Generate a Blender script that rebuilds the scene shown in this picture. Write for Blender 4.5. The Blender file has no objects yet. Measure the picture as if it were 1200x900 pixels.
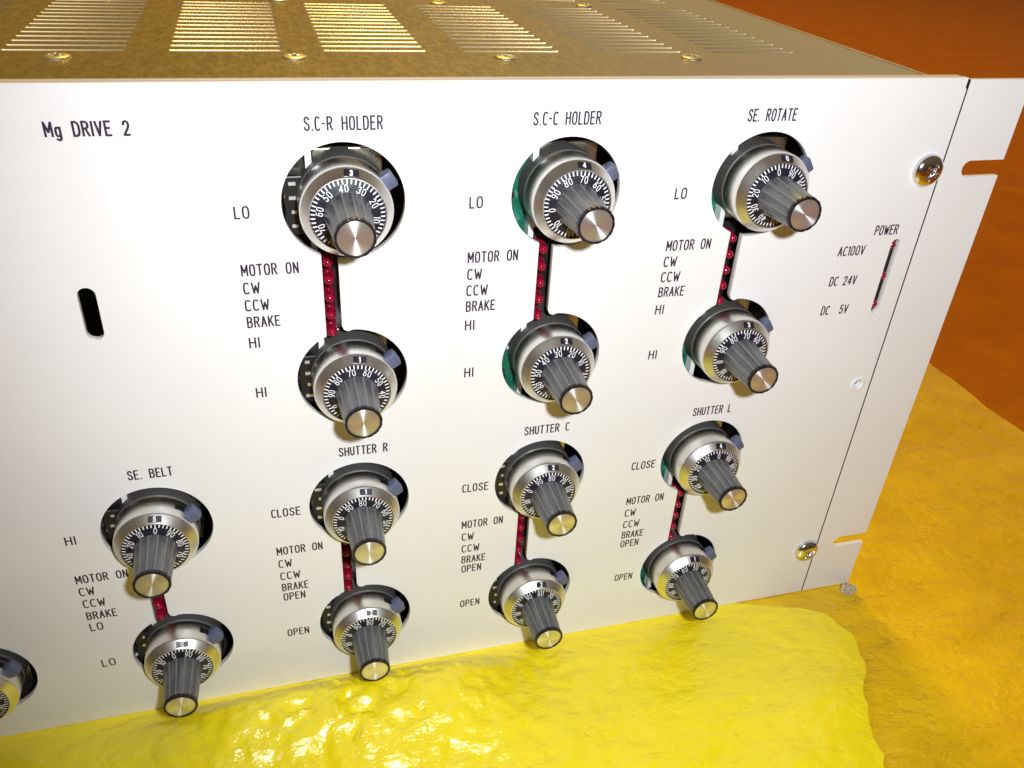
import bpy, bmesh, math, random
from mathutils import Matrix, Vector, noise
R = random.Random(7)
S = 0.001                                   # the unit is laid out in millimetres
sc = bpy.context.scene
COL = sc.collection

# ------------------------------------------------------------------ camera
CAM_ROWS = ((0.961709, -0.268357, 0.055675), (-0.097376, -0.524452, -0.845853), (0.256189, 0.808043, -0.530502))
CAM_POS = Vector((-17.99, -201.75, 81.92))
cd = bpy.data.cameras.new("camera")
cam = bpy.data.objects.new("camera", cd)
COL.objects.link(cam)
r0, r1, r2 = [Vector(r) for r in CAM_ROWS]
m = Matrix((r0, -r1, -r2)).transposed().to_4x4()
m.translation = CAM_POS * S
cam.matrix_world = m
cd.sensor_width = 36
cd.lens = 992.4 / 1200 * 36
cd.clip_start, cd.clip_end = 0.005, 50
sc.camera = cam

# ------------------------------------------------------------------ light
sc.view_settings.view_transform = 'Standard'
sc.view_settings.look = 'None'
sc.view_settings.gamma = 1
sc.view_settings.exposure = 0.0
W = bpy.data.worlds.new("World")
sc.world = W
W.use_nodes = True
wn, wl = W.node_tree.nodes, W.node_tree.links
bg = wn["Background"]
# dim room: tungsten-brown beyond the unit, paler at the right, grey on the photographer's side
tc = wn.new("ShaderNodeTexCoord")
sep = wn.new("ShaderNodeSeparateXYZ")
wl.new(tc.outputs["Generated"], sep.inputs[0])
nz = wn.new("ShaderNodeTexNoise"); nz.inputs["Scale"].default_value = 1.8; nz.inputs["Detail"].default_value = 3
wl.new(tc.outputs["Generated"], nz.inputs["Vector"])
def wmath(op, a, b_, c=None):
    q = wn.new("ShaderNodeMath"); q.operation = op
    for i_, v in enumerate((a, b_, c)):
        if v is None: continue
        if hasattr(v, "links"): wl.new(v, q.inputs[i_])
        else: q.inputs[i_].default_value = v
    return q.outputs[0]
def wmix(f, a, b_):
    q = wn.new("ShaderNodeMixRGB"); wl.new(f, q.inputs[0])
    for i_, v in ((1, a), (2, b_)):
        if hasattr(v, "links"): wl.new(v, q.inputs[i_])
        else: q.inputs[i_].default_value = (*v, 1)
    return q.outputs[0]
def wramp(x, lo, hi):
    q = wn.new("ShaderNodeMapRange"); q.interpolation_type = 'SMOOTHSTEP'
    q.inputs[1].default_value = lo; q.inputs[2].default_value = hi
    wl.new(x, q.inputs[0]); return q.outputs[0]
side = wramp(wmath('MULTIPLY_ADD', nz.outputs["Fac"], .5, sep.outputs["X"]), .15, 1.0)
back = wmix(side, (.46, .23, .035), (1.25, .98, .66))
up = wramp(sep.outputs["Z"], -.1, .8)
back = wmix(up, back, (.62, .36, .09))
front = wmix(wramp(wmath('MULTIPLY_ADD', nz.outputs["Fac"], .8, sep.outputs["Z"]), .1, 1.1), (.06, .04, .02), (.27, .20, .125))
col = wmix(wramp(sep.outputs["Y"], -.25, .30), front, back)
wl.new(col, bg.inputs["Color"])
bg.inputs["Strength"].default_value = 0.42
# the camera's flash, up and to the right of the lens
FLASH = Vector((10, -230, 111))
ld = bpy.data.lights.new("flash", 'SPOT')
ld.shadow_soft_size = 0.006
ld.spot_size = math.radians(101); ld.spot_blend = 0.8
ld.energy = 4.4
ld.color = (.89, .945, 1.0)
fl = bpy.data.objects.new("flash", ld)
COL.objects.link(fl)
fl.location = FLASH * S
aim = FLASH + Vector((76, 230, -128))
fl.rotation_euler = (aim - FLASH).to_track_quat('-Z', 'Y').to_euler()

# unseen tungsten-coloured fill, added behind and right of the unit to light the background
LAMP = Vector((210, 1350, 1750))
ad_ = bpy.data.lights.new("background_fill", 'AREA')
ad_.shape = 'DISK'; ad_.size = 0.5; ad_.energy = 23; ad_.color = (1.0, .63, .10)
al = bpy.data.objects.new("background_fill", ad_); COL.objects.link(al)
al.location = LAMP * S
al.rotation_euler = (Vector((600, 500, -165)) - LAMP).to_track_quat('-Z', 'Y').to_euler()

# ------------------------------------------------------------------ materials
def mat(name, base=(.5, .5, .5), rough=.5, metal=0., **kw):
    M = bpy.data.materials.new(name); M.use_nodes = True
    b = M.node_tree.nodes["Principled BSDF"]
    b.inputs["Base Color"].default_value = (*base, 1)
    b.inputs["Roughness"].default_value = rough
    b.inputs["Metallic"].default_value = metal
    for kk, v in kw.items():
        b.inputs[kk].default_value = v
    return M
def nodes(M): return M.node_tree.nodes, M.node_tree.links, M.node_tree.nodes["Principled BSDF"]
def add_noise(M, scale, stretch=(1, 1, 1), detail=4, coord="Object", rough=.6):
    n, l, b = nodes(M)
    t = n.new("ShaderNodeTexCoord"); mp = n.new("ShaderNodeMapping")
    mp.inputs["Scale"].default_value = stretch
    z = n.new("ShaderNodeTexNoise")
    z.inputs["Scale"].default_value = scale; z.inputs["Detail"].default_value = detail
    z.inputs["Roughness"].default_value = rough
    l.new(t.outputs[coord], mp.inputs[0]); l.new(mp.outputs[0], z.inputs["Vector"])
    return z
def to_ramp(M, sock, stops):
    n, l, b = nodes(M)
    r = n.new("ShaderNodeValToRGB"); es = r.color_ramp.elements
    while len(es) > 1: es.remove(es[-1])
    es[0].position = stops[0][0]; es[0].color = (*stops[0][1], 1)
    for p, c in stops[1:]:
        q = es.new(p); q.color = (*c, 1)
    l.new(sock, r.inputs[0]); return r
def bump(M, sock, strength, dist, prev=None):
    n, l, b = nodes(M)
    q = n.new("ShaderNodeBump"); q.inputs["Strength"].default_value = strength; q.inputs["Distance"].default_value = dist
    l.new(sock, q.inputs["Height"])
    if prev: l.new(prev.outputs[0], q.inputs["Normal"])
    l.new(q.outputs[0], b.inputs["Normal"]); return q
def vary(M, z, lo, hi, inp="Roughness", f0=.3, f1=.7):
    n, l, b = nodes(M)
    r = n.new("ShaderNodeMapRange")
    r.inputs[1].default_value = f0; r.inputs[2].default_value = f1
    r.inputs[3].default_value = lo; r.inputs[4].default_value = hi
    l.new(z.outputs["Fac"], r.inputs[0]); l.new(r.outputs[0], b.inputs[inp])

PAINT = mat("white panel paint", (.80, .79, .785), .34)
z = add_noise(PAINT, 900, detail=2); bump(PAINT, z.outputs["Fac"], .06, .0002)
z2 = add_noise(PAINT, 14, detail=6)
r = to_ramp(PAINT, z2.outputs["Fac"], [(.3, (.785, .77, .765)), (.7, (.82, .81, .805))])
n, l, b = nodes(PAINT); l.new(r.outputs[0], b.inputs["Base Color"]); vary(PAINT, z2, .30, .40)

INK = mat("dark printed ink", (.030, .016, .040), .45)
INKW = mat("white printed ink", (.85, .85, .85), .5)
SCALE_BLACK = mat("black dial scale", (.012, .010, .020), .35)
z = add_noise(SCALE_BLACK, 600); vary(SCALE_BLACK, z, .28, .5)

SATIN = mat("satin nickel", (.80, .79, .76), .36, 1., Anisotropic=.4)
z = add_noise(SATIN, 300, (1, .02, 1), 3); vary(SATIN, z, .30, .35)
n, l, b = nodes(SATIN); tg = n.new("ShaderNodeTangent"); tg.direction_type = 'RADIAL'; tg.axis = 'Y'
l.new(tg.outputs[0], b.inputs["Tangent"])
SPUN = mat("spun aluminium cap", (.80, .79, .77), .36, .88, Anisotropic=.92)
SPUN.node_tree.nodes["Principled BSDF"].inputs["Anisotropic Rotation"].default_value = .25
n, l, b = nodes(SPUN); tg = n.new("ShaderNodeTangent"); tg.direction_type = 'RADIAL'; tg.axis = 'Y'
l.new(tg.outputs[0], b.inputs["Tangent"])
CHROME = mat("chromed screw", (.78, .77, .80), .10, 1.)
z = add_noise(CHROME, 400); vary(CHROME, z, .06, .22)
BODY = mat("dark grey plastic body", (.085, .080, .075), .5)
z = add_noise(BODY, 500); vary(BODY, z, .4, .65)
KNOB = mat("grey black knob plastic", (.060, .060, .062), .38)
z = add_noise(KNOB, 420, (1, .10, 1), 6, rough=.7)
r = to_ramp(KNOB, z.outputs["Fac"], [(.32, (.045, .045, .047)), (.54, (.09, .09, .091)), (.76, (.22, .22, .22))])
n, l, b = nodes(KNOB); l.new(r.outputs[0], b.inputs["Base Color"]); vary(KNOB, z, .18, .40)
RIDGE = mat("worn grey knob ridge", (.17, .17, .17), .4)
z = add_noise(RIDGE, 300, (1, .3, 1)); vary(RIDGE, z, .3, .6)
RIM = mat("black knob rim", (.010, .008, .010), .3)
LEVER = mat("slate blue lever plastic", (.095, .105, .175), .42)
z = add_noise(LEVER, 300); vary(LEVER, z, .35, .55)
CHROMATE = mat("gold chromate plate", (.62, .47, .20), .36, 1.)
z = add_noise(CHROMATE, 11, (1, 1, 1), 3, rough=.5)
r = to_ramp(CHROMATE, z.outputs["Fac"], [(.25, (.60, .56, .40)), (.45, (.65, .62, .46)), (.6, (.67, .59, .49)), (.8, (.62, .64, .47))])
n, l, b = nodes(CHROMATE); l.new(r.outputs[0], b.inputs["Base Color"])
zf = add_noise(CHROMATE, 700, (1, .35, 1), 6); vary(CHROMATE, zf, .23, .32)
bump(CHROMATE, zf.outputs["Fac"], .04, .0002)
DARKMETAL = mat("dark chassis interior", (.030, .024, .020), .6)
PCB = mat("green circuit board", (.006, .120, .070), .35)
z = add_noise(PCB, 260, detail=5)
r = to_ramp(PCB, z.outputs["Fac"], [(.35, (.004, .07, .045)), (.6, (.01, .17, .10)), (.74, (.35, .45, .38))])
n, l, b = nodes(PCB); l.new(r.outputs[0], b.inputs["Base Color"])
DARKPCB = mat("dark circuit board", (.035, .028, .022), .4)
z = add_noise(DARKPCB, 300, detail=5)
r = to_ramp(DARKPCB, z.outputs["Fac"], [(.4, (.016, .014, .012)), (.62, (.06, .05, .04)), (.72, (.45, .42, .36))])
n, l, b = nodes(DARKPCB); l.new(r.outputs[0], b.inputs["Base Color"])
SOLDER = mat("solder", (.78, .78, .76), .4, .7)
STRIP = mat("white connector strip", (.75, .77, .74), .45)
BLACKPART = mat("black component plastic and seam shade", (.012, .012, .012), .4)
LED = mat("red lamp resin", (.34, .004, .030), .12)
n, l, b = nodes(LED)
b.inputs["Transmission Weight"].default_value = .25
b.inputs["Subsurface Weight"].default_value = .0
b.inputs["IOR"].default_value = 1.5
TAPE = mat("clear tape", (.95, .95, .92), .12)
TAPE.node_tree.nodes["Principled BSDF"].inputs["Transmission Weight"].default_value = .75

TABLE = mat("brown table top", (.42, .135, .010), .8)
TABLE.node_tree.nodes["Principled BSDF"].inputs["Specular IOR Level"].default_value = .12
z = add_noise(TABLE, 24, detail=10, rough=.75)
r = to_ramp(TABLE, z.outputs["Fac"], [(.3, (.43, .120, .001)), (.52, (.50, .150, .002)), (.7, (.58, .19, .003))])
n, l, b = nodes(TABLE); l.new(r.outputs[0], b.inputs["Base Color"]); vary(TABLE, z, .7, .9)
zt = add_noise(TABLE, 700, detail=3); bump(TABLE, zt.outputs["Fac"], .15, .0004)

def sheet_mat(name, lo, hi, rough, crease, spec=.5, mott=9):
    M = mat(name, lo, rough, **{"Specular IOR Level": spec})
    z = add_noise(M, mott, (1, 1.6, 1), 8, rough=.7)
    r = to_ramp(M, z.outputs["Fac"], [(.3, lo), (.7, hi)])
    n, l, b = nodes(M)
    fz = add_noise(M, 330, (1, .45, 1), 4)                       # small scuffs and dirt flecks
    fr = n.new("ShaderNodeMapRange"); fr.inputs[1].default_value = .69; fr.inputs[2].default_value = .80
    l.new(fz.outputs["Fac"], fr.inputs[0])
    fm = n.new("ShaderNodeMixRGB"); fm.inputs[2].default_value = (lo[0] * .62, lo[1] * .50, .002, 1)
    l.new(fr.outputs[0], fm.inputs[0]); l.new(r.outputs[0], fm.inputs[1])
    l.new(fm.outputs[0], b.inputs["Base Color"])
    c1 = add_noise(M, 26, (1, 1.7, 1), 7, rough=.55)
    p = bump(M, c1.outputs["Fac"], crease, .010)
    t = n.new("ShaderNodeTexCoord"); v = n.new("ShaderNodeTexVoronoi"); v.feature = 'DISTANCE_TO_EDGE'
    v.inputs["Scale"].default_value = 34
    mx = n.new("ShaderNodeMixRGB"); mx.inputs[0].default_value = .06
    l.new(t.outputs["Object"], mx.inputs[1]); l.new(c1.outputs["Color"], mx.inputs[2])
    l.new(mx.outputs[0], v.inputs["Vector"])
    mr = n.new("ShaderNodeMapRange"); mr.inputs[2].default_value = .12
    l.new(v.outputs["Distance"], mr.inputs[0])
    bump(M, mr.outputs[0], crease * .35, .003, p)
    return M
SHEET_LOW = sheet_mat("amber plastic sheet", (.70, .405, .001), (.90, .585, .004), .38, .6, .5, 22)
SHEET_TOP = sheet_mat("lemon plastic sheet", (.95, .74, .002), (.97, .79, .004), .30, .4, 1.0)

# ------------------------------------------------------------------ helpers
def link(o): COL.objects.link(o); return o
def obj(name, me, parent=None, loc=(0, 0, 0), rot=(0, 0, 0), label=None):
    o = bpy.data.objects.new(name, me); link(o)
    o.parent = parent
    o.location = Vector(loc) * S; o.rotation_euler = rot
    if label: o["label"] = label
    return o
def done(bm, name, mats, smooth=None):
    me = bpy.data.meshes.new(name)
    bmesh.ops.scale(bm, vec=(S, S, S), verts=bm.verts)
    bm.to_mesh(me); bm.free()
    for q in (mats if isinstance(mats, (list, tuple)) else [mats]): me.materials.append(q)
    if smooth is not None:
        for p in me.polygons: p.use_smooth = True
        me.set_sharp_from_angle(angle=math.radians(smooth))
    return me
def box(bm, x0, x1, y0, y1, z0, z1, mi=0, bev=0, mtx=None):
    vs = [bm.verts.new((x, y, zz)) for x in (x0, x1) for y in (y0, y1) for zz in (z0, z1)]
    fs = [bm.faces.new([vs[i] for i in f]) for f in ((0, 1, 3, 2), (4, 6, 7, 5), (0, 4, 5, 1), (2, 3, 7, 6), (0, 2, 6, 4), (1, 5, 7, 3))]
    for f in fs: f.material_index = mi
    if mtx: bmesh.ops.transform(bm, matrix=mtx, verts=vs)
    if bev:
        es = list({e_ for f in fs for e_ in f.edges})
        bmesh.ops.bevel(bm, geom=es, offset=bev, segments=2, profile=.5, affect='EDGES')
    return vs
def lathe(bm, prof, n=64, mi=0, rad=None, cap0=False, cap1=False):
    """prof: (r, d) with d = distance out of the panel; axis is -Y"""
    rings = []
    for j, (r, d) in enumerate(prof):
        rings.append([bm.verts.new(((r * (rad(j, i) if rad else 1)) * math.sin(2 * math.pi * i / n), -d,
                      (r * (rad(j, i) if rad else 1)) * math.cos(2 * math.pi * i / n))) for i in range(n)])
    for a, c in zip(rings, rings[1:]):
        for i in range(n):
            f = bm.faces.new((a[i], c[i], c[(i + 1) % n], a[(i + 1) % n])); f.material_index = mi
    if cap0: bm.faces.new(rings[0]).material_index = mi
    if cap1: bm.faces.new(list(reversed(rings[-1]))).material_index = mi
def plate(name, loops, thick, mats, bevel=.18, smooth=40):
    """flat plate in XZ: first loop outside, the others holes; front face at y = 0, thickness runs to +y"""
    cu = bpy.data.curves.new(name, 'CURVE'); cu.dimensions = '2D'; cu.fill_mode = 'BOTH'
    for lp in loops:
        s = cu.splines.new('POLY'); s.points.add(len(lp) - 1); s.use_cyclic_u = True
        for p, (x, y) in zip(s.points, lp): p.co = (x, y, 0, 1)
    cu.extrude = thick / 2 - bevel; cu.bevel_depth = bevel; cu.bevel_resolution = 1
    cu.offset = -bevel
    o = bpy.data.objects.new(name, cu); link(o)
    dg = bpy.context.evaluated_depsgraph_get()
    me = bpy.data.meshes.new_from_object(o.evaluated_get(dg))
    bpy.data.objects.remove(o); bpy.data.curves.remove(cu)
    # curve lies in XY facing +Z; turn it so that it faces -Y
    me.transform(Matrix.Translation((0, thick / 2, 0)) @ Matrix.Rotation(math.pi / 2, 4, 'X'))
    me.transform(Matrix.Scale(S, 4)); me.name = name
    me.materials.clear()
    for q in (mats if isinstance(mats, (list, tuple)) else [mats]): me.materials.append(q)
    for p in me.polygons: p.use_smooth = True
    me.set_sharp_from_angle(angle=math.radians(smooth))
    return me
def arc(cx, cy, r, a0, a1, n):
    return [(cx + r * math.cos(a0 + (a1 - a0) * i / n), cy + r * math.sin(a0 + (a1 - a0) * i / n)) for i in range(n + 1)]
def pill(cx, cy, w, h, n=10):
    r_ = w / 2
    return arc(cx, cy + h / 2 - r_, r_, 0, math.pi, n) + arc(cx, cy - h / 2 + r_, r_, math.pi, 2 * math.pi, n)

# ------------------------------------------------------------------ stroke lettering (narrow engraved alphabet, cap height 1)
def oval(x0, x1, y0, y1, a0=0, a1=360, n=20):
    cx, cy, rx, ry = (x0 + x1) / 2, (y0 + y1) / 2, (x1 - x0) / 2, (y1 - y0) / 2
    out = []
    for i in range(n + 1):
        a = math.radians(a0 + (a1 - a0) * i / n)
        c, s = math.cos(a), math.sin(a)
        out.append((cx + rx * math.copysign(abs(c) ** .72, c), cy + ry * math.copysign(abs(s) ** .72, s)))
    return out
GL = {
 'A': [[(0, 0), (.24, 1), (.48, 0)], [(.09, .34), (.39, .34)]],
 'B': [[(0, 0), (0, 1), (.26, 1), (.40, .93), (.44, .78), (.40, .62), (.26, .54), (0, .54)], [(.26, .54), (.42, .45), (.47, .27), (.42, .08), (.28, 0), (0, 0)]],
 'C': [oval(0, .46, 0, 1, 50, 310)],
 'D': [[(0, 0), (0, 1), (.22, 1), (.38, .92), (.46, .72), (.46, .28), (.38, .08), (.22, 0), (0, 0)]],
 'E': [[(.42, 1), (0, 1), (0, 0), (.42, 0)], [(0, .53), (.34, .53)]],
 'H': [[(0, 0), (0, 1)], [(.46, 0), (.46, 1)], [(0, .52), (.46, .52)]],
 'I': [[(0, 0), (0, 1)]],
 'K': [[(0, 0), (0, 1)], [(.44, 1), (0, .36)], [(.15, .58), (.46, 0)]],
 'L': [[(0, 1), (0, 0), (.38, 0)]],
 'M': [[(0, 0), (0, 1), (.28, .30), (.56, 1), (.56, 0)]],
 'N': [[(0, 0), (0, 1), (.44, 0), (.44, 1)]],
 'O': [oval(0, .48, 0, 1)],
 'P': [[(0, 0), (0, 1), (.26, 1), (.40, .93), (.45, .75), (.40, .56), (.26, .48), (0, .48)]],
 'R': [[(0, 0), (0, 1), (.26, 1), (.40, .93), (.45, .76), (.40, .60), (.26, .52), (0, .52)], [(.22, .52), (.46, 0)]],
 'S': [[(.43, .80), (.38, .94), (.24, 1), (.09, .95), (.02, .80), (.06, .64), (.24, .52), (.40, .40), (.46, .22), (.38, .06), (.22, 0), (.07, .06), (0, .22)]],
 'T': [[(0, 1), (.48, 1)], [(.24, 1), (.24, 0)]],
 'U': [[(0, 1), (0, .28), (.06, .07), (.22, 0), (.38, .07), (.44, .28), (.44, 1)]],
 'V': [[(0, 1), (.24, 0), (.48, 1)]],
 'W': [[(0, 1), (.15, 0), (.31, .72), (.47, 0), (.62, 1)]],
 'g': [oval(0, .36, .0, .62, 0, 360, 14), [(.36, .64), (.36, -.10), (.30, -.25), (.16, -.28), (.02, -.20)]],
 '.': [[(0, 0), (.05, .03)]],
 '-': [[(0, .50), (.24, .50)]],
 '0': [oval(0, .46, 0, 1)],
 '1': [[(.0, .84), (.14, 1), (.14, 0)]],
 '2': [[(.01, .76), (.07, .94), (.22, 1), (.38, .93), (.43, .74), (.36, .52), (.0, 0), (.45, 0)]],
 '3': [[(.02, .82), (.10, .96), (.22, 1), (.37, .94), (.41, .77), (.36, .60), (.18, .53)], [(.18, .53), (.37, .47), (.44, .27), (.37, .07), (.21, 0), (.07, .05), (0, .20)]],
 '4': [[(.35, 0), (.35, 1), (0, .28), (.47, .28)]],
 '5': [[(.40, 1), (.06, 1), (.03, .56), (.20, .63), (.37, .56), (.44, .34), (.37, .08), (.20, 0), (.05, .06), (0, .18)]],
 '6': [[(.38, .92), (.24, 1), (.09, .90), (.01, .55), (.01, .28)], oval(0, .45, 0, .58, 0, 360, 14)],
 '7': [[(0, 1), (.44, 1), (.16, 0)]],
 '8': [oval(.03, .42, .53, 1, 0, 360, 14), oval(0, .45, 0, .53, 0, 360, 14)],
 '9': [oval(0, .45, .42, 1, 0, 360, 14), [(.44, .72), (.44, .45), (.36, .10), (.21, 0), (.07, .08)]],
}
def layout(text, gap=.22, space=.55):
    x, out = 0., []
    for ch in text:
        if ch == ' ': x += space; continue
        st = GL[ch]; w = max(p[0] for s in st for p in s)
        out += [[(x + a, b_) for a, b_ in s] for s in st]; x += w + gap
    return out, x - gap
def ribbon(bm, pts, half, to3d, mi=0, rise=.03):
    """a stroke with rounded ends, a hair's height proud of the surface; to3d maps (x, y, height) to space"""
    P = [Vector(p) for p in pts]
    closed = (P[0] - P[-1]).length < 1e-6
    if closed: P = P[:-1]
    n = len(P); N = []
    for i in range(n):
        a = P[i] - P[i - 1] if (i or closed) else P[1] - P[0]
        c = P[(i + 1) % n] - P[i] if (i < n - 1 or closed) else P[-1] - P[-2]
        a = a.normalized(); c = c.normalized()
        t = (a + c)
        t = t.normalized() if t.length > 1e-6 else a
        nn = Vector((-t.y, t.x)); d_ = max(.45, nn.dot(Vector((-a.y, a.x))))
        N.append((nn / d_, t))
    P = list(P)
    if not closed:
        P[0] = P[0] - N[0][1] * half * .6; P[-1] = P[-1] + N[-1][1] * half * .6
    rows = []
    for p, (nn, t) in zip(P, N):
        row = []
        for s_, h in ((-1, 0), (-.62, rise), (.62, rise), (1, 0)):
            q = p + nn * half * s_
            row.append(bm.verts.new(to3d(q.x, q.y, h)))
        rows.append(row)
    m_ = n if closed else n - 1
    for i in range(m_):
        a, c = rows[i], rows[(i + 1) % n]
        for j in range(3):
            f = bm.faces.new((a[j], c[j], c[j + 1], a[j + 1])); f.material_index = mi
    if not closed:
        for rw in (rows[0], rows[-1]):
            f = bm.faces.new(rw); f.material_index = mi
    
def write(bm, text, x, y, h, width=None, half=.17, to3d=None, mi=0, align='l', jit=0., gap=.22, space=.55, rise=.03):
    st, w = layout(text, gap, space)
    sx = h if width is None else width / w
    if align == 'c': x -= w * sx / 2
    runs = []
    for s in st:                             # break strokes at sharp corners so that no join pinches
        cur = [s[0]]
        for a, c, d in zip(s, s[1:], s[2:] + [None]):
            cur.append(c)
            if d is not None:
                u, v = Vector(c) - Vector(a), Vector(d) - Vector(c)
                if u.length > 1e-6 and v.length > 1e-6 and u.normalized().dot(v.normalized()) < .55:
                    runs.append(cur); cur = [c]
        runs.append(cur)
    for i, s in enumerate(runs):
        dz = rise + i * .0012                # crossing strokes never share one plane
        ribbon(bm, [(x + a * sx, y + b_ * h) for a, b_ in s], half, to3d, mi, dz)

# ------------------------------------------------------------------ the setting
def tag(o, label, cat, kind=None, group=None):
    if label: o["label"] = label
    if cat: o["category"] = cat
    if kind: o["kind"] = kind
    if group: o["group"] = group
FLOOR = -164.95
bm = bmesh.new(); box(bm, -900, 2600, -900, 3000, FLOOR - 22, FLOOR - 1.2)
t = obj("table_top", done(bm, "table_top", TABLE)); tag(t, None, None, "structure")

def grid_sheet(name, outline, hfun, m_, step=6, thick=.14):
    """a sheet cut to outline(x, y) >= 0 on a fine grid, edge verts snapped onto the outline"""
    bm = bmesh.new()
    x0, x1, y0, y1 = outline['box']; f_ = outline['f']
    nx, ny = int((x1 - x0) / step), int((y1 - y0) / step)
    V = {}
    for i in range(nx + 1):
        for j in range(ny + 1):
            x, y = x0 + (x1 - x0) * i / nx, y0 + (y1 - y0) * j / ny
            x, y = f_(x, y, i / nx, j / ny)
            V[i, j] = bm.verts.new((x, y, hfun(x, y)))
    for i in range(nx):
        for j in range(ny):
            bm.faces.new((V[i, j], V[i + 1, j], V[i + 1, j + 1], V[i, j + 1]))
    U = {k_: bm.verts.new((v.co.x, v.co.y, v.co.z - thick)) for k_, v in V.items()}
    for i in range(nx):
        for j in range(ny):
            bm.faces.new((U[i, j], U[i, j + 1], U[i + 1, j + 1], U[i + 1, j]))
    rim = [(i, 0) for i in range(nx)] + [(nx, j) for j in range(ny)] + [(i, ny) for i in range(nx, 0, -1)] + [(0, j) for j in range(ny, 0, -1)]
    for a, c in zip(rim, rim[1:] + rim[:1]):
        bm.faces.new((V[c], V[a], U[a], U[c]))
    me = done(bm, name, m_, 60)
    return me
def sm(a, c, x):
    u = max(0., min(1., (x - a) / (c - a))); return u * u * (3 - 2 * u)
def wob(x, y):
    return (math.sin(x * .043 + 1.3 * math.sin(y * .021)) + math.sin(y * .057 + x * .018 + 1.1) + .6 * math.sin(x * .11 - y * .073)) / 2.6
# lower sheet: runs under everything and ends in a straight edge right of the unit
def low_f(x, y, u, v): 
    return (x + u ** 20 * (1.2 * math.sin(y * .035) + .8 * math.sin(y * .11)), y)
def low_h(x, y):
    outside = max(sm(203, 240, x), sm(-8, -30, y))
    p = Vector((x * .045 + .3 * math.sin(y * .03), y * .07, 7.7))
    cr = noise.ridged_multi_fractal(p, 1.0, 2.1, 5, 1.0, 2.0)
    return FLOOR + .3 + (.5 + .9 * wob(x, y) + .75 * cr) * outside * .9
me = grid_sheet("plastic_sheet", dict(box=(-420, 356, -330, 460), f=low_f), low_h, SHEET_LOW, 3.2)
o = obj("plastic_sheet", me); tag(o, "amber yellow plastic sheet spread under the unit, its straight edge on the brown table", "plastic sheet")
# upper sheet: lemon yellow, folded over in front of the panel, right edge curling up
def top_edge(y):
    e_ = 177 - 24 * max(0, (y + 22) / 19.) ** 2.2 if y > -22 else 177 - .0 * y
    if y < -22: e_ -= .42 * (-22 - y) * sm(-15, -60, y)
    return e_ + .9 * math.sin(y * .13) + .7 * math.sin(y * .41 + 1) + .9 * noise.noise(Vector((0, y * .35, 4)))
def top_f(x, y, u, v):
    return -420 + (top_edge(y) + 420) * u, y
def top_h(x, y):
    edge = top_edge(y)
    curl = sm(edge - 40, edge - 1, x)
    swell = 7.5 * sm(-1, -60, y) * (.55 + .45 * wob(x * 1.1 + 40, y * 1.2))
    p = Vector((x * .12 + .35 * math.sin(y * .06), y * .19, 3.1))
    cr = noise.ridged_multi_fractal(p, 1.0, 2.1, 5, 1.0, 2.0)
    patch = math.exp(-((x + 6) / 52) ** 2 - ((y + 25) / 29) ** 2)
    far = .5 + .5 * noise.noise(Vector((x * .02, y * .02, 9)))
    fold = 8. * sm(-52, -15, y) * sm(0, -15, y) * sm(-85, -40, x) * sm(62, 25, x)
    crink = fold + (2.2 * patch + .62 * far) * cr * sm(-.3, -7, y)
    return FLOOR + .52 + crink + 1.5 * sm(-1, -14, y) + swell * .8 + 1.5 * curl * sm(-4, -30, y)
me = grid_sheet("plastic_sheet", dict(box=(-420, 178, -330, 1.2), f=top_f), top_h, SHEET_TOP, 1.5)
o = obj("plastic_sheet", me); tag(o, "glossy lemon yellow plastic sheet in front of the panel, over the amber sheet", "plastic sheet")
# scrap of crumpled clear tape at the panel's lower corner
bm = bmesh.new()
bmesh.ops.create_icosphere(bm, subdivisions=3, radius=1)
for v in bm.verts:
    c = v.co; k = .72 + .5 * R.random()
    v.co = Vector((c.x * 3.6 * k, c.y * 2.4 * k, c.z * 2.6 * k))
o = obj("tape_scrap", done(bm, "tape_scrap", TAPE), None, (192.8, -4.6, FLOOR + 2.2), (0.3, .5, .2))
tag(o, "small crumpled scrap of clear tape at the lower right corner of the white panel", "tape")

# ------------------------------------------------------------------ the control unit
ZT, ZB, XR, XS = 35.9, -164.3, 196.3, 174.43
XL = -283.0
unit = bpy.data.objects.new("control_unit", None); link(unit)
ORG = Vector((-43, 0, ZB))
unit.location = ORG * S
unit.empty_display_size = .02
tag(unit, "white fronted rack control unit with gold slotted lid and rows of turn counting dials", "control unit")
def part(name, me, loc=(0, 0, 0), rot=(0, 0, 0), label=None, parent=None):
    if parent is None: return obj(name, me, unit, Vector(loc) - ORG, rot, label)
    return obj(name, me, parent, loc, rot, label)

COLS = [0, 57.5, 115]
ROWS = [7.1, -43.1, -87.8, -137.9]
RH = 15.0
def cut_pair(cx, za, zb):
    """two round openings joined by the lamp slot"""
    xl, xr = -6.45, -2.3
    al, ar = math.asin(xl / RH), math.asin(xr / RH)     # measured from straight down
    A = arc(cx, za, RH, -math.pi / 2 + ar, 3 * math.pi / 2 + al, 60)
    Bv = arc(cx, zb, RH, math.pi / 2 - al, 2 * math.pi + math.pi / 2 - ar, 60)
    # a small fillet where the slot's right wall meets the lower opening
    x3, y3 = Bv[-1]
    Bv = Bv[:-2] + [(cx + xr + 1.5, y3 - .28), (cx + xr + .45, y3 + .25), (cx + xr, y3 + 1.5)]
    return A + Bv
cuts = []
for cx in COLS:
    cuts += [cut_pair(cx, ROWS[0], ROWS[1]), cut_pair(cx, ROWS[2], ROWS[3])]
cuts += [cut_pair(-57.5, ROWS[2], ROWS[3]), cut_pair(-115, ROWS[2], ROWS[3])]
cuts.append(pill(-61.9, -18.3, 4.1, 14.2))                       # blank slot at the left
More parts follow.
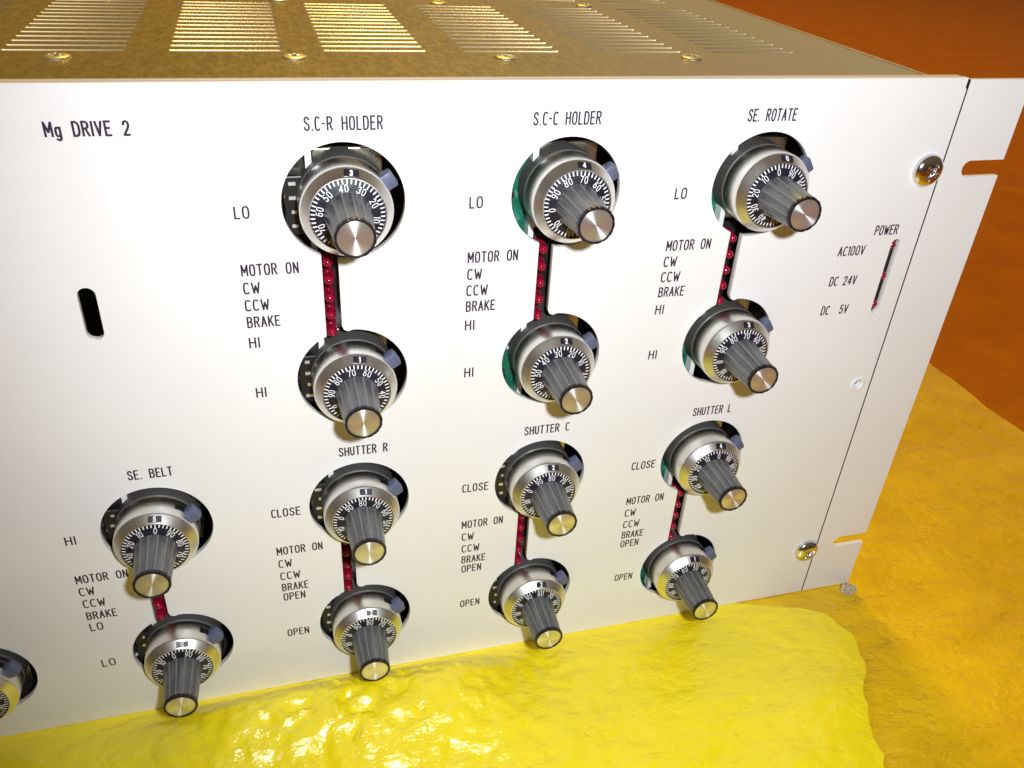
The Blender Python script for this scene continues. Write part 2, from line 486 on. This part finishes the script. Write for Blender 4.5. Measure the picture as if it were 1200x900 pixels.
cuts.append(pill(166.8, -24.6, 3.1, 25.5))                       # power lamp slot
cuts.append(arc(169.4, -64.7, 1.5, 0, 2 * math.pi * 23 / 24, 23))
GAPW = .36
XS0 = XS - GAPW / 2; XS1 = XS + GAPW / 2
outer = [(-260.2, ZB), (XS0, ZB), (XS0, ZT - 3.2), (XS0 - .5, ZT - 2.6), (XS0 - .5, ZT), (-260.2, ZT)]
PT = 2.1
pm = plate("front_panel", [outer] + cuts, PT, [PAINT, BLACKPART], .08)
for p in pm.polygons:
    if p.center.x > (XS0 - .04) * S: p.material_index = 1  # seam wall coloured black so the gap reads as shaded
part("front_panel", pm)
bm = bmesh.new(); box(bm, -259, XS0 - .6, PT - .05, 4.8, ZT - 1.5, ZT - .12, 0, .25)
part("panel_lip", done(bm, "panel_lip", PAINT, 40))
def ear(x0, x1, sgn):
    def notch(zc):
        r_ = 2.45; xs = x1 - sgn * 14.2 + sgn * r_
        a = arc(xs, zc, r_, -math.pi / 2, -3 * math.pi / 2, 10) if sgn > 0 else arc(xs, zc, r_, -math.pi / 2, math.pi / 2, 10)
        return [(x1, zc - r_)] + a + [(x1, zc + r_)]
    lp = [(x0, ZB), (x1, ZB)] + notch(-139.6) + notch(9.6) + [(x1, ZT - .5), (x0, ZT - .5)]
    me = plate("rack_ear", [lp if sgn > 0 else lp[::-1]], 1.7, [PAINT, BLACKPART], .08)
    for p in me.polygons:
        if abs(p.center.x - x0 * S) < .0002: p.material_index = 1  # ear's seam edge blackened too, shade put into its colour
    return me
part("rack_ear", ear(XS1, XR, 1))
bm = bmesh.new(); box(bm, 168.0, 180.5, PT + 1.6, PT + 3.0, ZB + 2, ZT - 6)  # unseen dark strip added to keep light from showing through the seam
part("seam_backing", done(bm, "seam_backing", DARKMETAL))
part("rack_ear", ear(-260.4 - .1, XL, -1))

# chassis: sides, back, floor (dark inside), gold lid with slots
XC0, XC1, DEPTH = -248, 166.4, 320
LIDZ = 35.2
loops = [[(XC0, 5.0), (XC1 - 2.6, 5.0), (XC1 - 2.6, DEPTH), (XC0, DEPTH)]]
gx = [-76.2 + 37.85 * i for i in range(-1, 6)]
NS = 14
for row in range(2):
    for x in gx:
        for i in range(NS):
            yy = 37.0 + row * 94.5 + i * 5.85
            a, c = x + .9, x + 27.9 - .9
            loops.append(arc(a, yy, .95, math.pi / 2, 3 * math.pi / 2, 4) + arc(c, yy, .95, -math.pi / 2, math.pi / 2, 4))
lid = plate("lid", loops, .7, CHROMATE, .1)
lid.transform(Matrix.Translation((0, 0, LIDZ * S)) @ Matrix.Rotation(-math.pi / 2, 4, 'X'))
SLOTEDGE = mat("dull cut edge of the lid", (.50, .40, .24), .5, .75)
lid.materials.append(SLOTEDGE)
for p in lid.polygons:
    if abs(p.normal.z) < .8: p.material_index = 1
part("lid", lid)
bm = bmesh.new(); box(bm, XC1 - 1.7, XC1, PT + .2, DEPTH, ZB + 1.2, LIDZ, 0, .3)
part("side_plate", done(bm, "side_plate", CHROMATE))
bm = bmesh.new(); box(bm, XC0 - 1.7, XC0 - .2, PT + .2, DEPTH, ZB + 1.2, LIDZ, 0, .3)
part("side_plate", done(bm, "side_plate", CHROMATE))
bm = bmesh.new(); box(bm, XC0, XC1 - 2, DEPTH - 1.6, DEPTH - .1, ZB + 3, LIDZ - 2)
part("back_plate", done(bm, "back_plate", DARKMETAL))
bm = bmesh.new(); box(bm, XC0, XC1 - 2, PT + .6, DEPTH - 2, ZB + 1.2, ZB + 2.6)
box(bm, XC0, XC1 - 2, 70, 71.5, ZB + 3, LIDZ - 14)
part("base_plate", done(bm, "base_plate", DARKMETAL))

def phillips(rad, hgt, arm, width, depth, m_, name, n=72, rings=26):
    bm = bmesh.new(); V = []
    def h(x, y):
        r_ = math.hypot(x, y) / rad
        z = hgt * math.sqrt(max(0, 1 - (r_ * .985) ** 2)) ** .8
        c = 0.
        for u, v in ((x, y), (y, x)):
            c = max(c, sm(arm, arm * .72, abs(u)) * sm(width, width * .55, abs(v)))
        return z - depth * c
    c0 = bm.verts.new((0, -h(0, 0), 0)); prev = None
    for k_ in range(1, rings + 1):
        rr = rad * (k_ / rings) ** .9
        ring = []
        for i in range(n):
            a = 2 * math.pi * i / n
            x, y = rr * math.sin(a), rr * math.cos(a)
            ring.append(bm.verts.new((x, -h(x, y) if k_ < rings else .05, y)))
        for i in range(n):
            if prev: bm.faces.new((prev[i], ring[i], ring[(i + 1) % n], prev[(i + 1) % n]))
            else: bm.faces.new((c0, ring[i], ring[(i + 1) % n]))
        prev = ring
    bmesh.ops.recalc_face_normals(bm, faces=bm.faces[:])
    return done(bm, name, m_, 50)
SCREW = phillips(4.9, 3.0, 2.7, .75, 1.5, CHROME, "panel_screw")
part("panel_screw", SCREW, (169.4, 0, 9.8), (0, .5, 0))
part("panel_screw", SCREW, (170.0, 0, -141.0), (0, .9, 0))
ZINC = mat("zinc plated screw", (.72, .70, .62), .38, 1.)
z = add_noise(ZINC, 500); vary(ZINC, z, .3, .5)
LSCREW = phillips(3.3, .75, 1.7, .5, .8, ZINC, "lid_screw", 48, 16)
for k_, x in enumerate((-117.5, -62.6, -8.0, 47.3, 102.4)):
    for yy in (28.6, 119.5):
        part("lid_screw", LSCREW, (x, yy, LIDZ + .02), (-math.pi / 2, 0, 0)).rotation_euler.z = 0
bm = bmesh.new(); lathe(bm, [(2.75, -.1), (2.75, .25), (2.5, .4), (1.9, .38), (1.5, -.2), (1.5, -2.2)], 32)
part("screw_bushing", done(bm, "screw_bushing", PAINT, 40), (169.4, 0, -64.7))
bm = bmesh.new(); lathe(bm, [(1.46, -2.0), (1.2, -1.4), (.7, -1.2), (.5, -1.8)], 24, cap1=True)
part("set_screw", done(bm, "set_screw", CHROME, 40), (169.4, 0, -64.7))

# ------------------------------------------------------------------ inside: brackets, circuit boards, lamps
bm = bmesh.new(); box(bm, -6.6, 10.6, 8.0, 9.4, -12.5, 11.2, 0, .25); box(bm, -6.6, 10.6, 9.4, 40, -12.5, -11.2, 0, .2)
BRK = done(bm, "mounting_bracket", CHROMATE)
def board(cx, za, zb, kind):
    bm = bmesh.new()
    box(bm, cx - 22, cx - 8.6, 7.2, 8.8, zb - 17, za + 17, 0)
    box(bm, cx - 8.5, cx - 7.0, 4.2, 9.0, zb - 14, za + 13, 1)
    rr = random.Random(int(cx * 7 + za))
    for i in range(26):
        zz = rr.uniform(zb - 14, za + 12); x = cx - rr.uniform(9.6, 19)
        if rr.random() < (.75 if kind else .25):
            w, h_ = rr.uniform(1.5, 4), rr.uniform(1.2, 3)
            box(bm, x - w / 2, x + w / 2, 4.2 + i * .02, 7.15, zz - h_ / 2, zz + h_ / 2, 2, .15)
            box(bm, x - w / 2 - .8, x - w / 2 - .02, 5.6, 7.15, zz - .3, zz + .3, 3)
        else:
            r_ = rr.uniform(.5, 1.0)
            vs = bmesh.ops.create_icosphere(bm, subdivisions=2, radius=r_, matrix=Matrix.Translation((x, 7.1, zz)))["verts"]
            for f in {f for v in vs for f in v.link_faces}: f.material_index = 3
    if kind:
        for zc in (za, zb):
            box(bm, cx - 14.2, cx - 9.4, 3.4, 6.9, zc - 9, zc + 6, 2, .3)
            for i in range(4):
                box(bm, cx - 13.0 + rr.uniform(0, 1.2), cx - 11.4 + rr.uniform(0, .6), 3.2, 3.39, zc - 7 + i * 3.6, zc - 6.2 + i * 3.6, 3)
    return done(bm, "circuit_board", [DARKPCB if kind else PCB, STRIP, BLACKPART, SOLDER])
bm = bmesh.new()
prof = [(1.65, -7), (1.65, -3.8), (1.6, -3.6), (1.4, -3.6), (1.4, -1.5)] + [(1.4 * math.cos(a), -1.5 + 1.6 * math.sin(a)) for a in [i * math.pi / 2 / 8 for i in range(8)]] 
lathe(bm, prof, 24, cap1=True)
LEDM = done(bm, "indicator_lamp", LED, 50)
pairs = [(0, 0, 1, 1), (57.5, 0, 1, 0), (115, 0, 1, 0), (0, 2, 3, 1), (57.5, 2, 3, 1), (115, 2, 3, 0), (-57.5, 2, 3, 1), (-115, 2, 3, 1)]
for cx, a, c, kind in pairs:
    za, zb = ROWS[a], ROWS[c]
    part("circuit_board", board(cx, za, zb, kind))
    for zc in (za, zb): part("mounting_bracket", BRK, (cx, 0, zc))
    bm = bmesh.new(); box(bm, cx - 7.0, cx - 1.2, 6.2, 7.0, zb + 12.6, za - 12.8)
    part("lamp_board", done(bm, "lamp_board", BLACKPART))
    if cx > -100:
        for i in range(5):
            zz = (za + zb) / 2 + 10.1 - 5.05 * i - .9
            part("indicator_lamp", LEDM, (cx - 4.9, 0, zz))
for zz in (-14.2, -24.6, -34.6): part("indicator_lamp", LEDM, (166.6, .3, zz))
bm = bmesh.new(); box(bm, 163.0, 171, 6.2, 7.2, -40, -9)
part("lamp_board", done(bm, "lamp_board", BLACKPART))

# ------------------------------------------------------------------ the turn counting dials
bm = bmesh.new()
lathe(bm, [(11.35, -9), (11.35, -1.3), (11.0, -1.0)], 72, cap0=True, cap1=True)
D_BODY = done(bm, "dial_body", BODY, 40)
bm = bmesh.new()
lathe(bm, [(10.6, -.9), (11.05, -.85), (11.2, -.6), (11.2, 6.0), (11.1, 6.35), (10.9, 6.6), (9.2, 8.62), (9.0, 8.66), (8.9, 8.5), (8.9, 7.6)], 96)
D_RING = done(bm, "turn_counting_dial", SATIN, 25)
def cone(r_): return 8.15 + (8.9 - r_) / (8.9 - 5.4) * .8
bm = bmesh.new()
lathe(bm, [(8.93, cone(8.9)), (5.3, cone(5.3))], 72)
def polar(a):
    ca, sa = math.cos(a), math.sin(a)
    def f(u, v, h):
        x, zz = u * ca + v * sa, -u * sa + v * ca
        return (x, -(cone(math.hypot(x, zz)) + h), zz)
    return f
for i in range(50):
    f3 = polar(2 * math.pi * i / 50)
    lo = 7.72 if i % 5 else 7.66
    vs = [bm.verts.new(f3(u, v, .03)) for u, v in ((-.15, lo), (.15, lo), (.17, 8.72), (-.17, 8.72))]
    bm.faces.new(vs).material_index = 1
for v in range(10):
    write(bm, str(v * 10), 0, 5.98, 1.55, None, .105, polar(-math.radians(36 * v)), 1, 'c', gap=.34, rise=.05)
D_SCALE = done(bm, "dial_scale", [SCALE_BLACK, INKW], 30)
bm = bmesh.new()
NF, NSEG = 14, 14 * 12
def flute(j, i):
    if j in (0,): return 1
    ph = (i % 12) / 12
    g = math.exp(-((ph - .5) / .07) ** 2)
    return 1 + .022 * g - .012
lathe(bm, [(5.75, 8.6), (5.72, 9.4), (5.55, 10.2), (5.25, 14), (4.95, 18), (4.68, 21.5)], NSEG, 0, flute)
bm.faces.ensure_lookup_table()
for i_, f in enumerate(bm.faces):
    if i_ % NSEG % 12 in (5, 6): f.material_index = 2
def rimf(j, i): return 1 - (.03 * math.exp(-(((i % 12) / 12 - .5) / .14) ** 2) if j < 4 else 0)
lathe(bm, [(4.62, 21.4), (4.86, 21.6), (4.88, 22.3), (4.72, 22.62), (4.4, 22.7), (4.16, 22.68), (4.12, 22.3)], NSEG, 1, rimf)
D_KNOB = done(bm, "knob", [KNOB, RIM, RIDGE], 35)
bm = bmesh.new(); lathe(bm, [(4.13, 22.42), (3.9, 22.50), (.35, 22.42), (.02, 22.38)], 72, cap1=True)
D_CAP = done(bm, "knob_cap", SPUN, 60)
bm = bmesh.new()
rt = Matrix.Rotation(math.radians(58), 4, 'Y')
box(bm, -2.1, 2.1, -4.6, -.9, 9.6, 13.9, 0, .7, None)
bmesh.ops.transform(bm, matrix=rt, verts=bm.verts[:])
D_LEVER = done(bm, "lock_lever", LEVER, 35)
bm = bmesh.new()
box(bm, -1.6, 1.6, -3.3, -1.5, 10.6, 11.32, 0)
bmesh.ops.transform(bm, matrix=Matrix.Rotation(math.radians(41), 4, 'Y'), verts=bm.verts[:])
D_NOTCH = done(bm, "lever_slot", RIM)
sl = Vector((1.7, -2.02)).normalized(); nr = Vector((2.02, 1.7)).normalized()
def bevelmap(a):
    ca, sa = math.cos(a), math.sin(a)
    def f(u, v, h):
        r_ = 10.05 + sl.x * v + nr.x * h; d = 7.61 + sl.y * v + nr.y * h
        return (u * ca + r_ * sa, -d, -u * sa + r_ * ca)
    return f
def window(digit):
    bm = bmesh.new(); f3 = bevelmap(math.radians(7))
    vs = [bm.verts.new(f3(u, v, h)) for h in (-.5, .13) for u, v in ((-1.75, -.95), (1.75, -.95), (1.75, .9), (-1.75, .9))]
    for q in ((4, 5, 6, 7), (0, 1, 5, 4), (1, 2, 6, 5), (2, 3, 7, 6), (3, 0, 4, 7)): bm.faces.new([vs[i] for i in q])
    write(bm, str(digit), -.05, -.66, 1.3, None, .15, lambda x, y, h: f3(x, y, .14 + h), 1, 'c', rise=.03)
    return done(bm, "counter_window", [SCALE_BLACK, INKW])
dials = [  # column, row, counter digit, scale value at the top, legend above
    (0, 0, 3, 37, "upper dial below the S.C-R HOLDER lettering"), (0, 1, 1, 66, "lower dial of the S.C-R HOLDER pair"),
    (57.5, 0, 4, 71.5, "upper dial below the S.C-C HOLDER lettering"), (57.5, 1, 2, 26, "lower dial of the S.C-C HOLDER pair"),
    (115, 0, 0, 96.5, "upper dial below the SE. ROTATE lettering"), (115, 1, 3, 70.5, "lower dial of the SE. ROTATE pair"),
    (0, 2, 1, 79, "upper dial below the SHUTTER R lettering"), (0, 3, 2, 80, "lower dial of the SHUTTER R pair"),
    (57.5, 2, 2, 80.5, "upper dial below the SHUTTER C lettering"), (57.5, 3, 2, 81, "lower dial of the SHUTTER C pair"),
    (115, 2, 4, .5, "upper dial below the SHUTTER L lettering"), (115, 3, 1, 53, "lower dial of the SHUTTER L pair"),
    (-57.5, 2, 5, 1, "upper dial below the SE. BELT lettering"), (-57.5, 3, 0, 95, "lower dial of the SE. BELT pair"),
    (-115, 2, 4, 30, None), (-115, 3, 6, 60, "dial cut off by the left edge of the photo")]
WIN = {}
for cx, rw, dg_, v0, lab in dials:
    if dg_ not in WIN: WIN[dg_] = window(dg_)
    d = part("turn_counting_dial", D_RING, (cx, 0, ROWS[rw]), label=lab)
    turn = math.radians(3.6 * v0 + 4)
    part("dial_body", D_BODY, parent=d)
    part("dial_scale", D_SCALE, rot=(0, turn, 0), parent=d)
    part("knob", D_KNOB, rot=(0, turn + R.random(), 0), parent=d)
    part("knob_cap", D_CAP, parent=d)
    part("lock_lever", D_LEVER, parent=d)
    part("lever_slot", D_NOTCH, parent=d)
    part("counter_window", WIN[dg_], parent=d)

# ------------------------------------------------------------------ printed legends
def legend(text, x, z, w=None, h=2.85, half=.22, rot=0.):
    bm = bmesh.new()
    write(bm, text, 0, 0, h, w, half, lambda a, b_, hh: (a, -hh, b_), 0, 'l', gap=.30, space=.78, rise=.025)
    part("printed_legend", done(bm, "printed_legend", INK), (x, -.004, z), (0, rot, 0))
legend("Mg DRIVE 2", -62.5, 24.8, 16.8, 3.0, .25)
legend("S.C-R HOLDER", -8.2, 25.0, 17.9, 3.0); legend("S.C-C HOLDER", 47.2, 25.2, 17.6, 3.0); legend("SE. ROTATE", 106.8, 25.1, 14.4, 3.0)
for cx, dz in ((0, 0), (57.5, -.2), (115, -.3)):
    x = cx - 25.9
    legend("LO", x, 4.4, 3.2)
    legend("MOTOR ON", x, -10.6 + dz, 13.5); legend("CW", x, -15.5 + dz, 3.7); legend("CCW", x - .1, -20.3 + dz, 5.6)
    legend("BRAKE", x - .1, -25.1 + dz, 7.9); legend("HI", x - .2, -31.1, 2.3); legend("HI", x, -46.5, 2.3)
    x += .2 if cx < 50 else .7
    legend("CLOSE", x - .2, -89.3, 8.1)
    legend("MOTOR ON", x, -104.4, 13.4); legend("CW", x + .1, -109.7, 3.7); legend("CCW", x + .2, -114.9, 5.7)
    legend("BRAKE", x + .3, -119.8, 7.8); legend("OPEN", x + .4, -124.0, 6.4); legend("OPEN", x + .3, -140.5, 6.5)
legend("SHUTTER R", -5.1, -69.6, 13.8); legend("SHUTTER C", 51.2, -69.8, 14.2); legend("SHUTTER L", 108.4, -70.0, 13.5)
legend("SE. BELT", -62.0, -69.2, 11.2)
legend("HI", -81.7, -89.4, 2.4)
legend("MOTOR ON", -82, -104.3, 13.7); legend("CW", -82, -109.2, 3.8); legend("CCW", -81.9, -114.2, 5.7)
legend("BRAKE", -81.9, -119.2, 8.0); legend("LO", -81.9, -124, 3.3); legend("LO", -81.6, -140.2, 3.6)
legend("POWER", 157.9, -10.0, 7.9); legend("AC100V", 146.9, -16.2, 9.0); legend("DC 24V", 146.8, -26.2, 9.3); legend("DC  5V", 146.7, -36.3, 9.4)
